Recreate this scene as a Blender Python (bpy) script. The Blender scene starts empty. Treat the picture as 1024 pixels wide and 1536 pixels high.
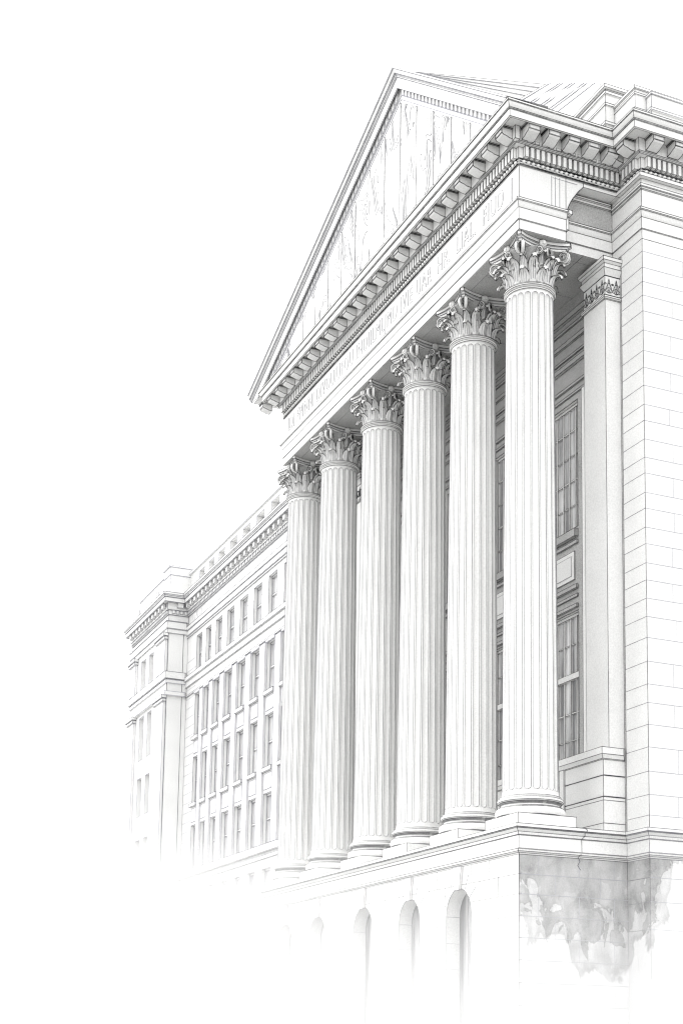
import bpy, math, random
from mathutils import Vector, Matrix, noise
random.seed(7)
PI = math.pi
scn = bpy.context.scene
col = scn.collection

# ------------------------------------------------------------------ materials
def nn(nt, t, **kw):
    n = nt.nodes.new(t)
    for k, v in kw.items():
        setattr(n, k, v)
    return n

def math_node(nt, op, a, b=None, clamp=False):
    n = nn(nt, 'ShaderNodeMath', operation=op, use_clamp=clamp)
    for i, v in enumerate((a, b)):
        if v is None: continue
        if isinstance(v, (int, float)): n.inputs[i].default_value = v
        else: nt.links.new(v, n.inputs[i])
    return n.outputs[0]

def new_mat(name):
    m = bpy.data.materials.new(name); m.use_nodes = True
    b = m.node_tree.nodes['Principled BSDF']
    b.inputs['Roughness'].default_value = 0.95
    b.inputs['Specular IOR Level'].default_value = 0.05
    return m, m.node_tree, b

def wash(nt, base, amp):
    """paper grain and soft watercolour mottling"""
    geo = nn(nt, 'ShaderNodeNewGeometry')
    n1 = nn(nt, 'ShaderNodeTexNoise'); n1.inputs['Scale'].default_value = 34; n1.inputs['Detail'].default_value = 2
    n2 = nn(nt, 'ShaderNodeTexNoise'); n2.inputs['Scale'].default_value = 1.1; n2.inputs['Detail'].default_value = 4
    nt.links.new(geo.outputs['Position'], n1.inputs['Vector']); nt.links.new(geo.outputs['Position'], n2.inputs['Vector'])
    a = math_node(nt, 'MULTIPLY', math_node(nt, 'SUBTRACT', n1.outputs['Fac'], .5), amp * 3.2)
    b = math_node(nt, 'MULTIPLY', math_node(nt, 'SUBTRACT', n2.outputs['Fac'], .5), amp * 1.6)
    v = math_node(nt, 'ADD', math_node(nt, 'ADD', a, b), base)
    return geo, v

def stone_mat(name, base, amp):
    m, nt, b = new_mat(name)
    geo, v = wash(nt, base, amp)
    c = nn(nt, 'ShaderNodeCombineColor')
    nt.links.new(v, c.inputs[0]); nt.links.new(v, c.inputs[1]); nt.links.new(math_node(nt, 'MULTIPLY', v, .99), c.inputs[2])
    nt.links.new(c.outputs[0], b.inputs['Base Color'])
    return m

def ink_mat(name, ink, paper=.78, strength=1.0):
    """pencil line: graphite grain; the line runs out into bare stone towards the foot of the building"""
    m, nt, b = new_mat(name)
    geo = nn(nt, 'ShaderNodeNewGeometry')
    s = nn(nt, 'ShaderNodeSeparateXYZ'); nt.links.new(geo.outputs['Position'], s.inputs[0])
    n1 = nn(nt, 'ShaderNodeTexNoise'); n1.inputs['Scale'].default_value = 3.0; n1.inputs['Detail'].default_value = 5
    n1.inputs['Roughness'].default_value = .75
    nt.links.new(geo.outputs['Position'], n1.inputs['Vector'])
    # foot fade:  z - (-2.3 - .19 x)  over 3.2 m
    xx = math_node(nt, 'MINIMUM', s.outputs[0], 0.0)
    foot = math_node(nt, 'ADD', math_node(nt, 'ADD', s.outputs[2], 3.6), math_node(nt, 'MULTIPLY', xx, .16))
    f1 = math_node(nt, 'DIVIDE', foot, 3.4, clamp=True)
    # distance along the right flank
    f2 = math_node(nt, 'SUBTRACT', 1.25, math_node(nt, 'MULTIPLY', math_node(nt, 'SUBTRACT', s.outputs[1], 2.3), .33), clamp=True)
    f2 = math_node(nt, 'MAXIMUM', f2, math_node(nt, 'LESS_THAN', s.outputs[0], -1.5))
    f2 = math_node(nt, 'MAXIMUM', f2, .3)
    g = math_node(nt, 'ADD', math_node(nt, 'MULTIPLY', n1.outputs['Fac'], 1.1), .42, clamp=True)
    f = math_node(nt, 'MULTIPLY', math_node(nt, 'MULTIPLY', f1, f2), math_node(nt, 'MULTIPLY', g, strength))
    mx = nn(nt, 'ShaderNodeMix', data_type='RGBA')
    nt.links.new(f, mx.inputs[0])
    mx.inputs[6].default_value = (paper, paper, paper, 1)
    mx.inputs[7].default_value = (ink, ink, ink * 1.12, 1)
    nt.links.new(mx.outputs[2], b.inputs['Base Color'])
    return m

def stain_mat():
    m, nt, b = new_mat('stained_stone')
    geo, v = wash(nt, .74, .05)
    s = nn(nt, 'ShaderNodeSeparateXYZ'); nt.links.new(geo.outputs['Position'], s.inputs[0])
    mp = nn(nt, 'ShaderNodeMapping'); mp.inputs['Scale'].default_value = (1.0, 1.25, .8); mp.inputs['Location'].default_value = (3.1, .9, 2.2)
    nt.links.new(geo.outputs['Position'], mp.inputs[0])
    def noise_t(sc, det, dist, off):
        n = nn(nt, 'ShaderNodeTexNoise'); n.inputs['Scale'].default_value = sc; n.inputs['Detail'].default_value = det; n.inputs['Distortion'].default_value = dist
        o = nn(nt, 'ShaderNodeMapping'); o.inputs['Location'].default_value = (off, off * .7, off * 1.3)
        nt.links.new(mp.outputs[0], o.inputs[0]); nt.links.new(o.outputs[0], n.inputs['Vector']); return n.outputs['Fac']
    zb = math_node(nt, 'MULTIPLY', math_node(nt, 'ADD', s.outputs[2], 1.9), .22)
    yb = math_node(nt, 'MULTIPLY', math_node(nt, 'ABSOLUTE', math_node(nt, 'SUBTRACT', s.outputs[1], 1.35)), .13)
    far = math_node(nt, 'MULTIPLY', math_node(nt, 'MAXIMUM', math_node(nt, 'SUBTRACT', s.outputs[1], 2.35), 0.0), .45)
    bias = math_node(nt, 'SUBTRACT', math_node(nt, 'SUBTRACT', zb, yb), far)
    def layer(sc, off, thr, wd):
        v_ = math_node(nt, 'ADD', noise_t(sc, 6, .6, off), bias)
        fill = math_node(nt, 'DIVIDE', math_node(nt, 'SUBTRACT', v_, thr), wd, clamp=True)
        # watercolour rim: pigment gathered at the edge of the puddle
        d = math_node(nt, 'ABSOLUTE', math_node(nt, 'SUBTRACT', v_, thr + wd * 1.4))
        rim = math_node(nt, 'SUBTRACT', 1.0, math_node(nt, 'DIVIDE', d, wd * 1.6), clamp=True)
        return fill, rim
    f1, r1 = layer(1.0, 0.0, .42, .035)
    f2_, r2 = layer(1.9, 5.3, .55, .014)
    f3, r3 = layer(3.2, 9.1, .66, .03)
    soft = math_node(nt, 'MULTIPLY', math_node(nt, 'MULTIPLY', math_node(nt, 'SUBTRACT', noise_t(2.4, 5, .3, 2.2), .42), .55), f1)
    tone = math_node(nt, 'ADD', math_node(nt, 'MULTIPLY', f1, .13), math_node(nt, 'MULTIPLY', r1, .06))
    tone = math_node(nt, 'ADD', tone, math_node(nt, 'MULTIPLY', f2_, .15))
    tone = math_node(nt, 'ADD', tone, math_node(nt, 'MULTIPLY', r2, .06))
    tone = math_node(nt, 'ADD', tone, math_node(nt, 'MULTIPLY', f3, .05))
    v2 = math_node(nt, 'SUBTRACT', math_node(nt, 'SUBTRACT', v, tone), soft)
    c = nn(nt, 'ShaderNodeCombineColor')
    for i in range(3): nt.links.new(v2, c.inputs[i])
    nt.links.new(c.outputs[0], b.inputs['Base Color'])
    return m

def glass_mat(name='window_glass', lo=.22, hi=.80):
    m, nt, b = new_mat(name)
    geo = nn(nt, 'ShaderNodeNewGeometry')
    mp = nn(nt, 'ShaderNodeMapping'); mp.inputs['Scale'].default_value = (2.6, 2.6, .22)
    n = nn(nt, 'ShaderNodeTexNoise'); n.inputs['Scale'].default_value = 1.6; n.inputs['Detail'].default_value = 3
    nt.links.new(geo.outputs['Position'], mp.inputs[0]); nt.links.new(mp.outputs[0], n.inputs['Vector'])
    r = nn(nt, 'ShaderNodeValToRGB')
    r.color_ramp.elements[0].position = .38; r.color_ramp.elements[0].color = (lo, lo, lo * 1.03, 1)
    r.color_ramp.elements[1].position = .66; r.color_ramp.elements[1].color = (hi, hi, hi, 1)
    nt.links.new(n.outputs['Fac'], r.inputs[0]); nt.links.new(r.outputs[0], b.inputs['Base Color'])
    b.inputs['Roughness'].default_value = .35; b.inputs['Specular IOR Level'].default_value = .4
    return m

STONE, DARK, MID, LIGHT, STAIN, GLASS, FAINT, LEAFM, PALE, SHADE = range(10)
MATS = [stone_mat('stone', .74, .085), ink_mat('pencil_dark', .012), ink_mat('pencil_grey', .06), ink_mat('pencil_light', .19),
        stain_mat(), glass_mat(), ink_mat('pencil_faint', .38), stone_mat('carved_stone', .70, .10), glass_mat('pale_window_glass', .50, .80), stone_mat('painted_shade_stone', .42, .14)]  # last entry: darker stone with porch shade painted into its colour
NINK = {}

# ------------------------------------------------------------------ mesh builder
class MB:
    def __init__(s):
        s.v = []; s.f = []; s.m = []
    def tube(s, p, q, r, slot, over=0.0):
        p = Vector(p); q = Vector(q); d = q - p
        L = d.length
        if L < 1e-5: return
        d /= L; p = p - d * over; q = q + d * over
        a = d.orthogonal().normalized(); b = d.cross(a)
        n0 = len(s.v)
        for c in (p, q):
            for k in range(3):
                t = 2 * PI * k / 3
                s.v.append(c + (a * math.cos(t) + b * math.sin(t)) * r)
        for k in range(3):
            j = (k + 1) % 3
            s.f.append((n0 + k, n0 + j, n0 + 3 + j, n0 + 3 + k)); s.m.append(slot)
    def line(s, pts, r, slot):
        for a, b in zip(pts[:-1], pts[1:]): s.tube(a, b, r, slot)
    def add(s, verts, faces, mat=STONE, ink=None, ang=28, edges=None, boundary=True, over=.006):
        verts = [Vector(v) for v in verts]
        n0 = len(s.v); s.v += verts
        for f in faces:
            s.f.append(tuple(n0 + i for i in f)); s.m.append(mat)
        if ink:
            slot, r = ink
            nor = []
            em = {}
            for k, f in enumerate(faces):
                n = Vector((0, 0, 0))
                for i in range(len(f)):
                    a, b = verts[f[i]], verts[f[(i + 1) % len(f)]]
                    n += a.cross(b)
                nor.append(n.normalized() if n.length > 1e-12 else Vector((0, 0, 1)))
                for i in range(len(f)):
                    e = tuple(sorted((f[i], f[(i + 1) % len(f)])))
                    em.setdefault(e, []).append(k)
            ca = math.cos(math.radians(ang))
            for e, ks in em.items():
                if len(ks) == 1:
                    if not boundary: continue
                elif nor[ks[0]].dot(nor[ks[1]]) > ca: continue
                s.tube(verts[e[0]], verts[e[1]], r, slot, over)
    def box(s, x0, x1, y0, y1, z0, z1, mat=STONE, ink=None, over=.006):
        V = [(x, y, z) for z in (z0, z1) for y in (y0, y1) for x in (x0, x1)]
        F = [(0, 2, 3, 1), (4, 5, 7, 6), (0, 1, 5, 4), (2, 6, 7, 3), (0, 4, 6, 2), (1, 3, 7, 5)]
        s.add(V, F, mat, ink, over=over)
    def lathe(s, prof, cx=0, cy=0, n=40, mat=STONE, ink=None, rings=None):
        V = []; F = []
        for (r, z) in prof:
            for k in range(n):
                t = 2 * PI * k / n; V.append((cx + r * math.cos(t), cy + r * math.sin(t), z))
        for i in range(len(prof) - 1):
            for k in range(n):
                j = (k + 1) % n
                F.append((i * n + k, i * n + j, (i + 1) * n + j, (i + 1) * n + k))
        s.add(V, F, mat, ink, ang=30, boundary=False, over=0)
    def sweep(s, prof, path, i0, i1, mat=STONE, ink=None, closed=True):
        """moulding profile [(out, z)] along plan polyline; outward = right-hand side"""
        P = [Vector((p[0], p[1])) for p in path]
        nrm = []
        for a, b in zip(P[:-1], P[1:]):
            d = (b - a).normalized(); nrm.append(Vector((d.y, -d.x)))
        def mit(i):
            if i == 0: return nrm[0]
            if i == len(P) - 1: return nrm[-1]
            m = nrm[i - 1] + nrm[i]; m.normalize()
            return m / max(.2, m.dot(nrm[i]))
        V = []; F = []; n = len(prof)
        for i in range(i0, i1 + 1):
            m = mit(i)
            for (e, z) in prof:
                q = P[i] + m * e; V.append((q.x, q.y, z))
        for i in range(i1 - i0):
            for k in range(n if closed else n - 1):
                j = (k + 1) % n
                F.append((i * n + k, i * n + j, (i + 1) * n + j, (i + 1) * n + k))
        if closed:
            F.append(tuple(range(n - 1, -1, -1))); F.append(tuple((i1 - i0) * n + k for k in range(n)))
        s.add(V, F, mat, ink)
    def build(s, name, parent=None, smooth=True):
        me = bpy.data.meshes.new(name)
        me.from_pydata([tuple(v) for v in s.v], [], s.f)
        used = sorted(set(s.m)); rm = {k: i for i, k in enumerate(used)}
        for k in used: me.materials.append(MATS[k])
        me.polygons.foreach_set('material_index', [rm[k] for k in s.m])
        me.update()
        if smooth:
            me.polygons.foreach_set('use_smooth', [True] * len(me.polygons))
            try: me.set_sharp_from_angle(angle=math.radians(32))
            except Exception: pass
        o = bpy.data.objects.new(name, me); col.objects.link(o)
        if parent: o.parent = parent
        return o

def thing(name, label, cat, group=None):
    o = bpy.data.objects.new(name, None); col.objects.link(o)
    o['label'] = label; o['category'] = cat
    if group: o['group'] = group
    o.empty_display_size = .5
    return o
def holder(name, parent, loc=(0, 0, 0)):
    o = bpy.data.objects.new(name, None); col.objects.link(o); o.parent = parent; o.location = loc
    return o
def copy_to(o, parent, loc):
    c = o.copy(); col.objects.link(c); c.parent = parent; c.location = loc
    for g in o.children:
        d = g.copy(); col.objects.link(d); d.parent = c
    return c

GZ = -5.2          # ground level
PODZ = .534        # podium top
COLX = [-.62, -2.92, -5.19, -7.48, -10.05, -12.38]
COLY = .60
XL = -12.53        # left end of the portico entablature
D = 2.3            # main wall plane
XR = .70           # right corner of the main block

INK_N = (DARK, .0068)   # strong outline
INK_M = (MID, .0064)
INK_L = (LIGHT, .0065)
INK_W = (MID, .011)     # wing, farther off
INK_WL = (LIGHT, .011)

# plan polylines: portico, main block
PP = [(XL, D + 1), (XL, 0), (0, 0), (0, D), (XR, D)]
PM = [(0, 0), (0, D), (XR, D), (XR, 14)]

ARCH = [(-.25, 12.0), (0, 12.0), (0, 12.2), (.018, 12.205), (.018, 12.437), (.03, 12.45), (.055, 12.50), (.06, 12.56), (.085, 12.565), (.085, 12.603), (0, 12.61), (-.25, 12.61)]
FRZ = [(-.25, 12.61), (0, 12.61), (0, 13.317), (-.25, 13.317)]
BED1 = [(-.2, 13.317), (.02, 13.317), (.02, 13.345), (.02, 13.425), (.03, 13.44), (.03, 13.672), (.125, 13.676), (.13, 13.70), (.15, 13.715), (.165, 13.76), (.165, 13.775), (.165, 13.97), (-.2, 13.97)]
CROWN = [(-.2, 13.97), (.44, 13.97), (.44, 13.905), (.485, 13.90), (.485, 14.045), (.50, 14.05), (.505, 14.07), (.525, 14.09), (.545, 14.13), (.55, 14.165), (.565, 14.17), (.565, 14.21), (-.2, 14.26)]

def offset_pts(p, q, out, pitch, margin, n=None):
    p = Vector(p); q = Vector(q); L = (q - p).length
    n = n or int((L - 2 * margin) / pitch)
    a = (L - n * pitch) / 2
    d = (q - p) / L
    return [(p + d * (a + (i + .5) * pitch), d) for i in range(n)]

def obox(mb, c, d, along, o0, o1, z0, z1, ink=None, mat=STONE):
    """box centred at plan point c, length along d, between outward offsets o0..o1"""
    nrm = Vector((d.y, -d.x))
    V = []
    for z in (z0, z1):
        for (a, o) in ((-along / 2, o0), (along / 2, o0), (along / 2, o1), (-along / 2, o1)):
            q = c + d * a + nrm * o; V.append((q.x, q.y, z))
    F = [(0, 1, 2, 3), (7, 6, 5, 4), (0, 4, 5, 1), (1, 5, 6, 2), (2, 6, 7, 3), (3, 7, 4, 0)]
    mb.add(V, F, mat, ink)

def dentils(mb, p, q, ink, shift=0, e=0):
    for c, d in offset_pts(p, q, 0, .12, .0):
        obox(mb, c, d, .082, .03 + e, .108 + e, 13.455, 13.668, ink)
    # bead row
    for c, d in offset_pts(p, q, 0, .105, .0):
        n = Vector((d.y, -d.x)); cc = c + n * (.03 + e)
        V = []; F = []
        for i, (rr, zz) in enumerate(((.0, -.038), (.033, -.018), (.033, .018), (.0, .038))):
            for k in range(6):
                t = 2 * PI * k / 6
                w = cc + d * (rr * math.cos(t)) + n * (rr * math.sin(t))
                V.append((w.x, w.y, 13.385 + zz))
        for i in range(3):
            for k in range(6):
                j = (k + 1) % 6; F.append((i * 6 + k, i * 6 + j, i * 6 + 6 + j, i * 6 + 6 + k))
        mb.add(V, F, STONE)
    p = Vector(p); q = Vector(q); d = (q - p).normalized(); n = Vector((d.y, -d.x))
    for z, r, sl in ((13.44, .016, DARK), (13.335, .012, DARK), (13.385, .014, MID)):
        a = p + n * (.022 + e); b = q + n * (.022 + e)
        mb.tube((a.x, a.y, z), (b.x, b.y, z), r, sl)

def make_modillion(name, parent, ink):
    """bracket: length along local x, projects to local -y"""
    mb = MB()
    w = .125
    # scrolled block : side profile in (y,z)
    prof = [(-.165, .0), (-.43, .0), (-.43, -.155), (-.40, -.185), (-.33, -.20), (-.27, -.225), (-.165, -.235)]
    V = [(-w, y, z) for y, z in prof] + [(w, y, z) for y, z in prof]
    n = len(prof)
    F = [tuple(range(n)), tuple(range(2 * n - 1, n - 1, -1))] + [(i, n + i, n + (i + 1) % n, (i + 1) % n) for i in range(n)]
    mb.add(V, F, STONE, ink, ang=40)
    mb.box(-w - .022, w + .022, -.452, -.165, -.028, .0, STONE, ink)
    mb.box(-w - .012, w + .012, -.442, -.165, -.052, -.030, STONE, ink)
    mb.box(-w + .03, w - .03, -.4315, -.42, -.14, -.075, STONE, (LIGHT, .004))
    return mb.build(name, parent)

# ================================================================== PORTICO
portico = thing('portico', 'projecting temple-front portico with six tall fluted columns under a steep pediment', 'portico')

# ---- column
col_h = holder('column', portico, (COLX[0], COLY, 0))
def build_column(parent):
    mb = MB(); h = .61
    mb.box(-h, h, -h, h, PODZ + .001, .752, STONE, INK_M)
    mb.build('plinth', parent)
    mb = MB()
    prof = [(.50, .752), (.60, .753), (.625, .765), (.645, .80), (.648, .835), (.638, .875), (.615, .905), (.59, .915), (.588, .930), (.575, .935), (.555, .95), (.545, .97), (.55, .985), (.565, .995), (.567, 1.01),
            (.585, 1.015), (.603, 1.035), (.608, 1.06), (.60, 1.085), (.582, 1.10), (.562, 1.105), (.562, 1.13), (.50, 1.13)]
    mb.lathe(prof, n=56, ink=(MID, .006))
    mb.build('base', parent)
    # fluted shaft
    mb = MB(); NF = 20; pit = 2 * PI / NF; hw = pit * .395
    zb, zt = 1.235, 10.93
    def R(z):
        u = max(0, min(1, (z - 1.13) / (11.0 - 1.13)))
        return .522 - .067 * (u ** 1.25)
    levels = []          # (z, s)
    arc = .055
    levels.append((1.131, 0, .553)); levels.append((1.15, 0, .535)); levels.append((1.19, 0, R(1.19)))
    for k in range(0, 6):
        a = k / 5 * PI / 2
        levels.append((zb + arc * (1 - math.cos(a)), math.sin(a), None))
    for k in range(1, 14): levels.append((zb + arc + (zt - zb - 2 * arc) * k / 14, 1, None))
    for k in range(5, -1, -1):
        a = k / 5 * PI / 2
        levels.append((zt - arc * (1 - math.cos(a)), math.sin(a), None))
    levels.append((11.0, 0, R(11.0)))
    ts = [-1, -.8, -.4, 0, .4, .8, 1]
    M = NF * len(ts)
    V = []; F = []
    for (z, sc, rr) in levels:
        r = rr or R(z)
        for i in range(NF):
            for t in ts:
                th = i * pit + t * hw * max(sc, .02)
                dep = .033 * math.sqrt(max(0, 1 - t * t)) * sc
                V.append(((r - dep) * math.cos(th), (r - dep) * math.sin(th), z))
    for l in range(len(levels) - 1):
        for k in range(M):
            j = (k + 1) % M; F.append((l * M + k, l * M + j, (l + 1) * M + j, (l + 1) * M + k))
    mb.add(V, F, STONE)
    # arris lines
    for i in range(NF):
        for t in (-1, 1):
            pts = []
            for (z, sc, rr) in levels[3:-1]:
                r = (rr or R(z)) - .001; th = i * pit + t * hw * max(sc, .02)
                pts.append((r * math.cos(th), r * math.sin(th), z))
            mb.line(pts, (.0052 if t > 0 else .004), MID if t > 0 else LIGHT)
            # hatching inside the flute
            if False:
                pts = []
                for (z, sc, rr) in levels[5:-4]:
                    r = R(z) - .033; th = i * pit + .55 * hw
                    pts.append((r * math.cos(th), r * math.sin(th), z))
                mb.line(pts, .004, LIGHT)
    mb.lathe([(.44, 10.99), (.468, 10.995), (.470, 11.03), (.486, 11.035), (.505, 11.055), (.508, 11.085), (.495, 11.108), (.47, 11.115), (.43, 11.12)], n=56, ink=(DARK, .006))
    mb.build('shaft', parent)
    # capital
    mb = MB()
    mb.lathe([(.40, 11.10), (.42, 11.12), (.42, 11.3), (.425, 11.5), (.44, 11.65), (.475, 11.76), (.52, 11.82), (.52, 11.84), (.45, 11.85)], n=40, mat=SHADE)  # bell coloured dark to paint shade between the leaves
    def leaf(ang, r0, z0, h, w, curl, reach):
        NV, NU = 13, 6
        def cen(v):
            if v < .62:
                u = v / .62
                return r0 + reach * u * u * .45, z0 + h * .86 * u
            u = (v - .62) / .38; a = u * PI * 1.05
            cr = curl
            return r0 + reach * .45 + cr * (1 - math.cos(a)) * 1.0 + reach * .3 * u, z0 + h * .86 + cr * 1.25 * math.sin(a) - .02 * u
        V = []; F = []
        for i in range(NV + 1):
            v = i / NV; r, z = cen(v)
            ww = w * (.72 + .38 * math.sin(min(1, v * 1.35) * PI)) * (1 - .55 * max(0, v - .62) / .38)
            lob = 1 - .34 * abs(math.sin(v * PI * 4.5))
            for k in range(NU + 1):
                u = k / NU * 2 - 1
                off = u * ww * (lob if abs(u) > .9 else 1)
                rr = r - .05 * u * u * (1 if v < .62 else .4) + (.014 if abs(u) < .1 else 0) - (.012 if abs(abs(u) - .5) < .2 and k % 2 else 0)
                a = ang + off / rr
                V.append((rr * math.cos(a), rr * math.sin(a), z - .02 * u * u))
        for i in range(NV):
            for k in range(NU):
                a = i * (NU + 1) + k; F.append((a, a + 1, a + NU + 2, a + NU + 1))
        mb.add(V, F, LEAFM)
        g = lambda i, k, o=.004: (Vector(V[i * (NU + 1) + k]) * Vector((1, 1, 0)).length / Vector((1, 1, 0)).length)
        mb.line([V[i * (NU + 1)] for i in range(NV + 1)], .0072, DARK)
        mb.line([V[i * (NU + 1) + NU] for i in range(NV + 1)], .0072, DARK)
        mb.line([V[NV * (NU + 1) + k] for k in range(NU + 1)], .0062, DARK)
        for k in (2, 3, 4):
            pts = []
            for i in range(1, 9):
                q = Vector(V[i * (NU + 1) + k]); rad = Vector((q.x, q.y, 0)).normalized() * .004
                pts.append(q + rad)
            mb.line(pts, .004, MID if k == 3 else LIGHT)
    for k in range(8):
        leaf(k * PI / 4, .440, 11.12, .26, .128, .060, .12)
    for k in range(8):
        leaf(k * PI / 4 + PI / 8, .445, 11.14, .47, .128, .072, .17)
    # volutes : ribbon in a vertical plane
    def volute(ang, twist, r_end, z_c, rad, r_start, z_start, wid, turns=1.9):
        pts = []
        for k in range(9):
            u = k / 8
            r = r_start + (r_end - r_start) * (u ** 1.5); z = z_start + (z_c + rad - z_start) * (1 - (1 - u) ** 1.6)
            pts.append((r, z))
        nsp = int(18 * turns)
        for k in range(1, nsp + 1):
            a = PI / 2 - 2 * PI * turns * k / nsp; rr = rad * (1 - .80 * k / nsp)
            pts.append((r_end + rr * math.cos(a), z_c + rr * math.sin(a)))
        d = Vector((math.cos(ang), math.sin(ang), 0)); t = Vector((-math.sin(ang), math.cos(ang), 0))
        td = (d * math.cos(twist) + t * math.sin(twist))
        tn = Vector((-td.y, td.x, 0))
        # pivot so that the volute ends on the diagonal
        def P(r, z, o):
            base = d * r_end + td * (r - r_end)
            q = base + tn * o; return (q.x, q.y, z)
        V = []; F = []; n = len(pts)
        th = .016
        for i in range(n):
            a = pts[max(0, i - 1)]; b = pts[min(n - 1, i + 1)]
            tx, tz = b[0] - a[0], b[1] - a[1]; L = math.hypot(tx, tz) or 1; nx, nz = -tz / L, tx / L
            k = 1 - .55 * max(0, i - 9) / nsp
            for (s1, s2) in ((-1, -1), (1, -1), (1, 1), (-1, 1)):
                V.append(P(pts[i][0] + nx * th * s1 * k, pts[i][1] + nz * th * s1 * k, s2 * wid * (1.0 if i < 9 else 1 + .35 * (i - 9) / nsp)))
        for i in range(n - 1):
            for k in range(4):
                j = (k + 1) % 4; F.append((i * 4 + k, i * 4 + j, i * 4 + 4 + j, i * 4 + 4 + k))
        F.append((0, 1, 2, 3)); F.append(tuple((n - 1) * 4 + k for k in (3, 2, 1, 0)))
        mb.add(V, F, LEAFM, (DARK, .0055), ang=50)
        # web disc closing the scroll
        for o, sg in ((-wid * .75, 1), (wid * .75, -1)):
            V = [P(r_end, z_c, o)]; m = 14
            for k in range(m):
                a = 2 * PI * k / m; V.append(P(r_end + rad * .9 * math.cos(a), z_c + rad * .9 * math.sin(a), o))
            mb.add(V, [(0, 1 + k, 1 + (k + 1) % m) for k in range(m)], LEAFM)
    for q in range(4):
        a = PI / 4 + q * PI / 2
        for s in (-1, 1):
            volute(a + s * .05, s * .30, .690, 11.715, .112, .43, 11.36, .034)
        # acanthus cupping the volute
        leaf(a, .50, 11.36, .26, .085, .05, .13)
        f = q * PI / 2
        for s in (-1, 1):
            volute(f + s * .19, -s * 1.0, .535, 11.735, .070, .44, 11.42, .022, 1.5)
            leaf(f + s * .30, .455, 11.36, .30, .085, .045, .12)
    # abacus: concave sides, cut corners, three steps
    def abacus(z0, z1, grow, ink):
        pts = []
        hc = .595 + grow
        for q in range(4):
            a0 = q * PI / 2
            ca, sa = math.cos(a0), math.sin(a0)
            for k in range(13):
                u = k / 12 * 2 - 1
                yy = u * (hc - .055); xx = hc - .125 * (1 - u * u)
                pts.append((xx * ca - yy * sa, xx * sa + yy * ca))
        n = len(pts)
        V = [(x, y, z0) for x, y in pts] + [(x, y, z1) for x, y in pts]
        F = [tuple(range(n - 1, -1, -1)), tuple(range(n, 2 * n))] + [(i, (i + 1) % n, n + (i + 1) % n, n + i) for i in range(n)]
        mb.add(V, F, STONE, ink, ang=34)
    abacus(11.83, 11.885, -.050, (DARK, .006))
    abacus(11.887, 11.925, -.028, (LIGHT, .005))
    abacus(11.927, 11.999, .006, (DARK, .0085))
    for q in range(4):     # fleuron
        a = q * PI / 2
        c = Vector((math.cos(a), math.sin(a), 0)); t = Vector((-math.sin(a), math.cos(a), 0))
        for (rad, dep, sl) in ((.085, .0, MID), (.048, .03, DARK)):
            V = []; F = []; m = 12
            rings = ((0, .06 + dep), (rad * .7, .05 + dep), (rad, .015 + dep), (rad * .85, -.06))
            for (rr, o) in rings:
                for k in range(m):
                    th = 2 * PI * k / m; w = rr * (1 + .14 * math.cos(th * 5))
                    p = c * (.478 + o) + t * (w * math.cos(th)); V.append((p.x, p.y, 11.915 + w * math.sin(th)))
            for i in range(3):
                for k in range(m):
                    j = (k + 1) % m; F.append((i * m + k, i * m + j, i * m + m + j, i * m + m + k))
            mb.add(V, F, LEAFM)
            mb.line([V[2 * m + k % m] for k in range(m + 1)], .005, sl)
        # stalk with small leaf under it
        leaf(a, .46, 11.50, .24, .07, .04, .10)
    mb.build('capital', parent)
build_column(col_h)
for x in COLX[1:]:
    copy_to(col_h, portico, (x, COLY, 0))

# ---- entablature
ent = MB()
# architrave: front and the side block above the corner column, then the set-back length
PA = [(XL, D), (XL, 0), (0, 0), (0, 1.04)]
ent.sweep(ARCH, PA, 0, 3, ink=INK_M)
RC = -.30
ent.sweep(ARCH, [(RC, .9), (RC, D - .0), (XR, D)], 0, 1, ink=INK_N)
# ragged end of the side block: torn moulding
ent.box(-.02, .105, 1.04, 1.12, 12.52, 12.60, STONE, INK_M)
ent.box(-.29, .018, 1.04, 1.09, 12.24, 12.50, STONE, INK_M)
architrave = ent.build('architrave', portico)
mb = MB()
mb.box(XL + .02, RC - .02, .02, D - .002, 11.997, 12.3, SHADE, None)  # ceiling shade is put into the stone colour
mb.box(RC - .02, -.02, .02, 1.03, 11.997, 12.2, SHADE, None)
for y in (.95, 1.62): mb.tube((XL + .3, y, 11.996), (-.27, y, 11.996), .005, MID)
for x in COLX: mb.tube((x - 1.15, .26, 11.996), (x - 1.15, D, 11.996), .005, LIGHT)
mb.build('ceiling', portico)
mb = MB()
mb.sweep(FRZ, PA, 0, 3, ink=INK_M)
# curved haunch cut on the side
pts = [(1.04, 12.615), (1.07, 12.66), (1.10, 12.74), (1.15, 12.85), (1.21, 12.95), (1.28, 13.05), (1.34, 13.13), (1.40, 13.19), (1.44, 13.235), (1.44, 13.317), (1.04, 13.317)]
n = len(pts)
V = [(-.003, y, z) for y, z in pts] + [(RC + .001, y, z) for y, z in pts]
mb.add(V, [tuple(range(n)), tuple(range(2 * n - 1, n - 1, -1))] + [(i, n + i, n + (i + 1) % n, (i + 1) % n) for i in range(n)], STONE, INK_L, ang=60)
mb.line([(0, y, z) for y, z in pts[:9]], .009, DARK)
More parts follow.
